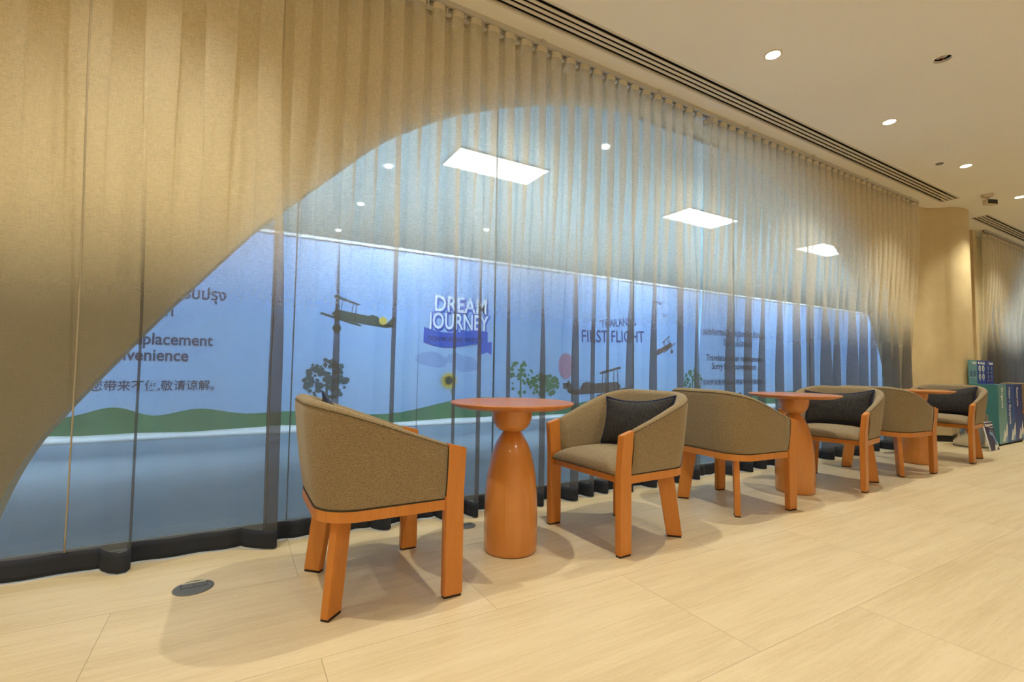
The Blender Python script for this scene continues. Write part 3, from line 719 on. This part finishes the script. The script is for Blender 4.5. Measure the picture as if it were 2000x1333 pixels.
# ------------------------------------------------------------------ armchair
def u_path(x_front, hw, xb, rad, n=12):
    """plan outline from the near front (−y) round the back to the far front (+y)"""
    pts = [(x_front + (xb+rad-x_front)*k/6, -hw) for k in range(6)]
    for k in range(n+1):
        a = PI/2*k/n; pts.append((xb+rad-rad*math.sin(a), -hw+rad-rad*math.cos(a)))
    for k in range(1, 4): pts.append((xb, (-hw+rad) + (2*(hw-rad))*k/4))
    for k in range(n+1):
        a = PI/2*(1-k/n); pts.append((xb+rad-rad*math.sin(a), hw-rad+rad*math.cos(a)))
    for k in range(5, -1, -1): pts.append((x_front + (xb+rad-x_front)*k/6, hw))
    return pts
def make_armchair():
    t = empty('armchair', (0,0,0), 'x', 'chair', 'matching barrel armchairs along the curtains')
    # legs at the front: flat posts that rise to carry the arms and splay outward
    for s in (-1, 1):
        bm = bmesh.new()
        def ring(x0, x1, ya, yb, z0, z1): return [(x0, s*ya, z1), (x1, s*ya, z0), (x1, s*yb, z0), (x0, s*yb, z1)]
        rings(bm, [ring(.188,.270,.266,.303,.008,.008), ring(.188,.270,.266,.303,.425,.425), ring(.188,.270,.284,.321,.598,.620)])
        bmesh.ops.bevel(bm, geom=bm.edges[:], offset=.004, segments=2, affect='EDGES')
        lg = link('leg', bm, M['wood'], t)
        bm = bmesh.new(); box(bm, .192,.266, min(s*.27,s*.299), max(s*.27,s*.299), 0, .008); link('glide', bm, M['foot'], lg)
        bm = bmesh.new(); d = Vector((-1, s, 0)).normalized(); pn = Vector((s, 1, 0)).normalized()*.017
        def rr(o1, o2, z):
            a = Vector((-o1, s*o1, z)); c = Vector((-o2, s*o2, z)); return [a-pn, c-pn, c+pn, a+pn]
        rings(bm, [rr(.196,.254,.008), rr(.158,.222,.355)])
        bmesh.ops.bevel(bm, geom=bm.edges[:], offset=.003, segments=2, affect='EDGES')
        lg = link('leg', bm, M['wood'], t)
        bm = bmesh.new(); rings(bm, [rr(.199,.251,0), rr(.199,.251,.008)]); link('glide', bm, M['foot'], lg)
    # seat rail
    bm = bmesh.new(); out = u_path(.190, .296, -.292, .15); inn = u_path(.190, .258, -.252, .112)
    rs = [[(a[0],a[1],.352),(a[0],a[1],.392),(c[0],c[1],.392),(c[0],c[1],.352)] for a, c in zip(out, inn)]
    rings(bm, rs); link('seat_rail', bm, M['wood'], t)
    bm = bmesh.new(); box(bm, .205, .245, -.267, .267, .354, .396, .003); link('front_rail', bm, M['wood'], t)
    # upholstered shell
    def ztop(x): s_ = max(0, min(1, (.19-x)/.53)); return .618 + .182*(s_ + .10*math.sin(PI*s_)*s_)
    lo = u_path(.190, .292, -.288, .146, 14); hi = [(x_, y_*(.318+.022*smooth((.19-x_)/.26))/.34) for x_, y_ in u_path(.190, .34, -.342, .205, 14)]
    n = len(lo); bm = bmesh.new(); rs = []; edge_lo = []; rim = []; rim_out = []
    for i in range(n):
        a = Vector((*lo[i], 0)); h = Vector((*hi[i], 0))
        tg = (Vector((*lo[min(i+1,n-1)],0)) - Vector((*lo[max(i-1,0)],0))).normalized()
        nrm = Vector((tg.y, -tg.x, 0))             # outward
        if nrm.dot(a) < 0: nrm = -nrm
        zt = ztop(h.x); back = max(0, min(1, (.19-h.x)/.5)); th = .036 + .026*smooth(back)
        # outward bulge of the padding
        def pt(f, off, dz=0):
            p = a.lerp(h, f); z = .393 + (zt-.393)*f + dz
            return (p.x+nrm.x*off, p.y+nrm.y*off, z)
        ring = [pt(0,-.002), pt(.04,.003), pt(.3,.007), pt(.6,.006), pt(.88,.002), pt(.955,-.003), pt(.988,-th*.18), pt(1,-th*.42), pt(1,-th*.62), pt(.985,-th*.86), pt(.94,-th*1.03), pt(.6,-th*1.15), pt(.25,-th*1.12), pt(0,-th*1.05)]
        rs.append(ring); edge_lo.append(pt(.0,.001)); rim.append(pt(.955,-.0015))
    rings(bm, rs); link('backrest', bm, M['tweed'], t, smooth=True)
    bk = t.children[-1] if t.children else t
    bk = [o for o in t.children if o.name.startswith('backrest')][0]
    bm = bmesh.new(); tube(bm, edge_lo, .0035, 6)
    for ii in (0, n-1): tube(bm, [rs[ii][1], rs[ii][2], rs[ii][3], rs[ii][4], rs[ii][5], rs[ii][7]], .0028, 6)
    link('piping', bm, M['seam'], bk, smooth=True)
    bm = bmesh.new(); tube(bm, rim, .0012, 5); link('seam', bm, M['seam'], bk)
    # seat cushion
    bm = bmesh.new(); G = 26; top = []; x0, x1, hw = -.215, .268, .262
    for side in (1,):
        rows = []
        for i in range(G+1):
            row = []
            u = -1+2*i/G; u = math.copysign(abs(u)**.7, u)
            for j in range(G+1):
                v = -1+2*j/G; v = math.copysign(abs(v)**.7, v)
                hh = ((1-abs(u)**5)*(1-abs(v)**6))**.42 if abs(u) < 1 and abs(v) < 1 else 0
                x = (x0+x1)/2 + (x1-x0)/2*u; k = 1 - .20*smooth((-.02-x)/.2)
                y = hw*v*k; z = .396 + .066*hh + .016*(1-u*u)*(1-v*v)
                row.append(bm.verts.new((x, y, z)))
            rows.append(row)
        for i in range(G):
            for j in range(G): bm.faces.new((rows[i][j], rows[i+1][j], rows[i+1][j+1], rows[i][j+1]))
        bnd = [rows[0][j] for j in range(G+1)] + [rows[i][G] for i in range(1,G+1)] + [rows[G][j] for j in range(G-1,-1,-1)] + [rows[i][0] for i in range(G-1,0,-1)]
        low = [bm.verts.new((v.co.x*.985, v.co.y*.985, .392)) for v in bnd]
        for i in range(len(bnd)):
            j = (i+1) % len(bnd); bm.faces.new((bnd[i], low[i], low[j], bnd[j]))
        bm.faces.new(low)
    link('seat_cushion', bm, M['tweed'], t, smooth=True)
    bm = bmesh.new(); tube(bm, [(.266,-.258,.3955),(.2685,0,.3955),(.266,.258,.3955)], .003, 6); link('seat_piping', bm, M['seam'], t)
    return t
def make_pillow():
    t = empty('lumbar_cushion', (0,0,0), 'x', 'cushion', 'dark cushions on the armchairs')
    G = 22; a, c = .268, .152; bm = bmesh.new(); rows = {}
    def P(i, j, s):
        u = -1+2*i/G; v = -1+2*j/G
        y = a*u*(1-.10*(1-v*v)); z = c*v*(1-(.24 if v > 0 else .10)*(1-u*u))
        h = .062*max(0,(1-u**2))**.55*max(0,(1-v**2))**.55
        wr = .004*noise.noise(Vector((u*3, v*3, s)))*(1 if h > .01 else 0)
        return (s*(h)+wr, y, z)
    for s in (1, -1):
        R_ = [[bm.verts.new(P(i,j,s)) for j in range(G+1)] for i in range(G+1)]
        for i in range(G):
            for j in range(G): bm.faces.new((R_[i][j], R_[i+1][j], R_[i+1][j+1], R_[i][j+1]))
    bmesh.ops.remove_doubles(bm, verts=bm.verts[:], dist=1e-5)
    link('cushion_body', bm, M['cushion'], t, smooth=True)
    loop = [P(i,0,1) for i in range(G)] + [P(G,j,1) for j in range(G)] + [P(G-i,G,1) for i in range(G)] + [P(0,G-j,1) for j in range(G)]
    bm = bmesh.new(); tube(bm, loop, .006, 7, closed=True); link('piping', bm, M['navy_pipe'], t, smooth=True)
    return t
chair0 = make_armchair(); pil0 = make_pillow()
chairs = [
 (.56, 2.115, 0, 'nearest barrel armchair, seen from its rear left side, left of the first round table', 'dark cushion mostly hidden inside the nearest armchair', (-.165, .01, 9)),
 (1.915, 2.098, 182.3, 'barrel armchair facing left across the first round table, with a plumped dark cushion', 'navy-piped charcoal cushion standing in the armchair right of the first table', (-.150, .01, 4)),
 (3.045, 2.160, -3.5, 'barrel armchair seen from behind, between the second armchair and the second round table', 'dark cushion with only a corner showing over the back of the third armchair', (-.165, .01, -4)),
 (4.43, 2.175, 189, 'barrel armchair right of the second round table, partly behind its pedestal', 'charcoal cushion in the armchair right of the second table', (-.16, .0, 3)),
 (5.42, 2.195, -3, 'barrel armchair seen from behind in front of the third round table', 'dark cushion with a sliver showing below the third tabletop', (-.165, 0, -3)),
 (6.845, 2.21, 183, 'barrel armchair right of the third round table, next to the recycling bins', 'charcoal cushion in the armchair beside the recycling bins', (-.16, -.01, 4)),
 (10.35, 2.28, -4, 'barrel armchair half hidden behind the recycling bins at the right edge', None, None)]
for i, (x, y, rz, lab, pl, pp) in enumerate(chairs):
    t = chair0 if i == 0 else copy_tree(chair0)
    t.location = (x, y, 0); t.rotation_euler = (0, 0, R(rz)); t['label'] = lab; t['group'] = 'matching barrel armchairs along the curtains'
    if pl:
        p = pil0 if i == 0 else copy_tree(pil0)
        p['label'] = pl
        m = Matrix.Translation((x, y, 0)) @ Matrix.Rotation(R(rz), 4, 'Z') @ Matrix.Translation((pp[0], pp[1], .618)) @ Matrix.Rotation(R(-14), 4, 'Y') @ Matrix.Rotation(R(pp[2]), 4, 'X')
        p.matrix_world = m

# ------------------------------------------------------------------ tables
t = empty('side_table', (0,0,0), 'x', 'table', 'round pedestal tables between the armchairs')
prof = [(.0,.001),(.130,.001),(.1345,.006),(.136,.02),(.137,.10),(.136,.20),(.1325,.29),(.125,.37),(.115,.43),(.100,.49),(.084,.535),(.064,.572),(.047,.596),(.043,.602)]
pr2 = [(a, c) for a, c in catmull(prof[3:], 4)]
bm = bmesh.new(); lathe(bm, prof[:3] + pr2 + [(0,.603)], 56); link('pedestal', bm, M['wood_lacquer'], t, smooth=True)
bowl = catmull([(.043,.602),(.060,.604),(.080,.620),(.095,.645),(.103,.675),(.106,.712),(.106,.724)], 4)
bm = bmesh.new(); lathe(bm, [(0,.602)] + bowl + [(0,.724)], 56); link('collar', bm, M['wood_lacquer'], t, smooth=True)
bm = bmesh.new(); lathe(bm, [(0,.722),(.27,.722),(.300,.731),(.317,.742),(.3195,.746),(.318,.7495),(.314,.751),(0,.751)], 72)
o = link('tabletop', bm, M['wood_top'], t)
for p in o.data.polygons: p.use_smooth = p.normal.z < .9 and p.normal.z > -.9
bm = bmesh.new(); lathe(bm, [(0,0),(.131,0),(.131,.003),(0,.003)], 40); link('base_pad', bm, M['foot'], t)
tabs = [(1.248, 2.150, 'nearest round wooden pedestal table, between the two nearest armchairs'), (3.785, 2.13, 'second round wooden pedestal table, overlapped by the third armchair'), (6.13, 2.20, 'farthest round wooden pedestal table, its top peeking over the fifth armchair')]
for i, (x, y, lab) in enumerate(tabs):
    tt = t if i == 0 else copy_tree(t)
    tt.location = (x, y, 0); tt.rotation_euler = (0,0,R(20+70*i)); tt['label'] = lab

# ------------------------------------------------------------------ recycling bins
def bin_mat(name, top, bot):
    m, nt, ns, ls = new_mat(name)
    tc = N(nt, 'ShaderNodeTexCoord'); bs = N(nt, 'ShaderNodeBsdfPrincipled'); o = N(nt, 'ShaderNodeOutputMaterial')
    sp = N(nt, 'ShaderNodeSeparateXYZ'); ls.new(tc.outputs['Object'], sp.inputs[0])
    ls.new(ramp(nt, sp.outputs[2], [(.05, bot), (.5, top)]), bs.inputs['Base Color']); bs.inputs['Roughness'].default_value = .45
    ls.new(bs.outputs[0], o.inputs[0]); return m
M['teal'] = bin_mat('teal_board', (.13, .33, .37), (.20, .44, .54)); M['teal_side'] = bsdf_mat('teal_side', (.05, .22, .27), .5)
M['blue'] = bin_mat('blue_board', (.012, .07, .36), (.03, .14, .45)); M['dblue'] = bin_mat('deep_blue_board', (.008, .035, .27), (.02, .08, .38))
M['white'] = bsdf_mat('white_print', (.85, .86, .86), .6); M['purple'] = bsdf_mat('sign_purple', (.03, .02, .10), .4); M['lblue'] = bsdf_mat('sign_light_blue', (.18, .38, .72), .5)
M['green'] = bsdf_mat('icon_green', (.18, .3, .2), .6)
BW = .312
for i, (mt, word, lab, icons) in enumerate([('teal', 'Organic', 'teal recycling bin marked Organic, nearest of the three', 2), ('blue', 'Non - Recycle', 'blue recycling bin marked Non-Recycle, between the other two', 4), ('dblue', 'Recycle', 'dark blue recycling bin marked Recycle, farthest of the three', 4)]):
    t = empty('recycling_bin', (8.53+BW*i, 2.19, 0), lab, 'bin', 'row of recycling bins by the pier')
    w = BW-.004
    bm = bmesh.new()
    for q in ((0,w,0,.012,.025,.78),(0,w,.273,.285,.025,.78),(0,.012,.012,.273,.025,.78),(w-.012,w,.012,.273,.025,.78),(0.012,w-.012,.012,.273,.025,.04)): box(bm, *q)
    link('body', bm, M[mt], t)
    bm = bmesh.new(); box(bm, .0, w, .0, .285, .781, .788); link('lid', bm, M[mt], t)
    bm = bmesh.new(); lathe(bm, [(0,.7885),(.075,.7885),(.075,.790),(0,.790)], 24, (w/2,.14)); link('lid_opening', bm, M['slot_black'], t)
    bm = bmesh.new(); box(bm, .008, w-.008, .01, .275, 0, .025); link('plinth', bm, M['slot_black'], t)
    if i == 0:
        bm = bmesh.new(); box(bm, -.002, 0, .0, .285, .025, .788); link('side_panel', bm, M['teal_side'], t)
    text_obj('lettering', word, .085, M['white'], t, (.085 if i else .12, -.001, .755), rot=(PI/2, PI/2, 0), align='LEFT', off=.001)
    bm = bmesh.new()
    mk = [(w*.42,.05),(w*.62,.20),(w*.72,.13),(w*.86,.23),(w*.98,.28),(w*.98,.12),(w*.9,.05)]
    prism(bm, mk, -.002, 0); link('mountain_mark', bm, M['white'], t)
    bm = bmesh.new(); prism(bm, [(w*.66,.05),(w*.76,.12),(w*.84,.08),(w*.92,.14),(w*.98,.05)], -.003, -.002); link('mountain_foot', bm, M['lblue'], t)
    hb = empty('header_board', (0,0,0), None, None); hb.parent = t
    bpy.data.objects.remove(hb)
    bm = bmesh.new(); box(bm, .0, w-.01, .275, .282, .789, 1.112); hb = link('header_board', bm, M[mt], t); hb.location = (.0, 0, 0)
    text_obj('header_lettering', word.replace(' ', ''), .05, M['white'], hb, (w-.03, .2745, 1.06), align='RIGHT', off=.001)
    for k in range(icons):
        if icons == 2: cx, cz = .08+.13*k, .93
        else: cx, cz = .08+.13*(k % 2), 1.0-.115*(k//2)
        bm = bmesh.new()
        prism(bm, [(cx+.042*math.cos(a*PI/10), cz+.042*math.sin(a*PI/10)) for a in range(20)] , .2735, .275)
        link('icon', bm, M['white'] if i == 1 else (M['blue'] if i == 0 else M['purple']), hb)
        bm = bmesh.new(); prism(bm, [(cx-.012,cz-.024),(cx+.014,cz-.026),(cx+.018,cz+.01),(cx+.004,cz+.028),(cx-.016,cz+.016)], .272, .2734); link('icon_mark', bm, M['green'] if i < 2 else M['lblue'], hb)
        bm = bmesh.new(); box(bm, cx-.028, cx+.028, .2740, .275, cz-.057, cz-.051); link('caption', bm, M['white'], hb)

# leaning sign in front of the bins
t = empty('floor_sign', (7.84, 2.09, 0), 'dark purple sign with light blue arm shape, leaning before the teal bin', 'sign')
t.rotation_euler = (R(-11), 0, 0)
bm = bmesh.new(); box(bm, 0, .29, 0, .012, .001, .345, .002); link('board', bm, M['vinyl_white'], t)
bm = bmesh.new(); box(bm, .006, .284, -.001, 0, .006, .339); link('print_face', bm, M['purple'], t)
bm = bmesh.new(); prism(bm, [(.10,.215),(.13,.235),(.20,.215),(.235,.17),(.262,.09),(.25,.075),(.215,.075),(.205,.14),(.185,.175),(.12,.19)], -.002, -.001); link('arm_mark', bm, M['lblue'], t)
bm = bmesh.new(); tube(bm, [(.13,-.0018,.25),(.22,-.0018,.235),(.235,-.0018,.20)], .0018, 5); link('phone_outline', bm, M['white'], t)
bm = bmesh.new(); prism(bm, [(.14,.008),(.17,.05),(.20,.075),(.23,.055),(.262,.07),(.282,.10),(.282,.05),(.25,.035),(.225,.03),(.205,.008)], -.0025, -.001); link('mountain_mark', bm, M['white'], t)
text_obj('lettering', 'Charging Here', .042, M['white'], t, (.278, -.0012, .295), align='RIGHT', off=.001, width=.25)
for c in [c for c in t.children if c.name.startswith('lettering')]:
    c.rotation_euler = (PI/2, 0, 0)
bm = bmesh.new(); box(bm, .17, .275, -.0016, -.001, .268, .276); link('caption', bm, M['white'], t)

# steel bin
t = empty('litter_bin', (8.14, 2.36, 0), 'low polished steel cylinder bin behind the armchair beside the recycling bins', 'bin')
bm = bmesh.new(); lathe(bm, [(0,.015),(.165,.015),(.168,.02),(.168,.415),(.165,.42),(.15,.42),(.15,.40),(0,.40)], 48); link('body', bm, M['steel'], t, smooth=False)
for p in t.children[0].data.polygons: p.use_smooth = abs(p.normal.z) < .5
bm = bmesh.new(); lathe(bm, [(0,0),(.17,0),(.172,.015),(0,.015)], 40); link('base_ring', bm, M['outlet_grey'], t)

# ------------------------------------------------------------------ world & view
w = bpy.data.worlds.new('world'); bpy.context.scene.world = w; w.use_nodes = True
w.node_tree.nodes['Background'].inputs[0].default_value = (.6, .7, .8, 1); w.node_tree.nodes['Background'].inputs[1].default_value = .05
sc = bpy.context.scene
sc.view_settings.view_transform = 'Standard'; sc.view_settings.look = 'None'; sc.view_settings.gamma = 1; sc.view_settings.use_curve_mapping = False
sc.view_settings.exposure = -.24
sc.cycles.transparent_max_bounces = 24; sc.cycles.max_bounces = 10; sc.cycles.diffuse_bounces = 6
sc.cycles.sample_clamp_indirect = 6
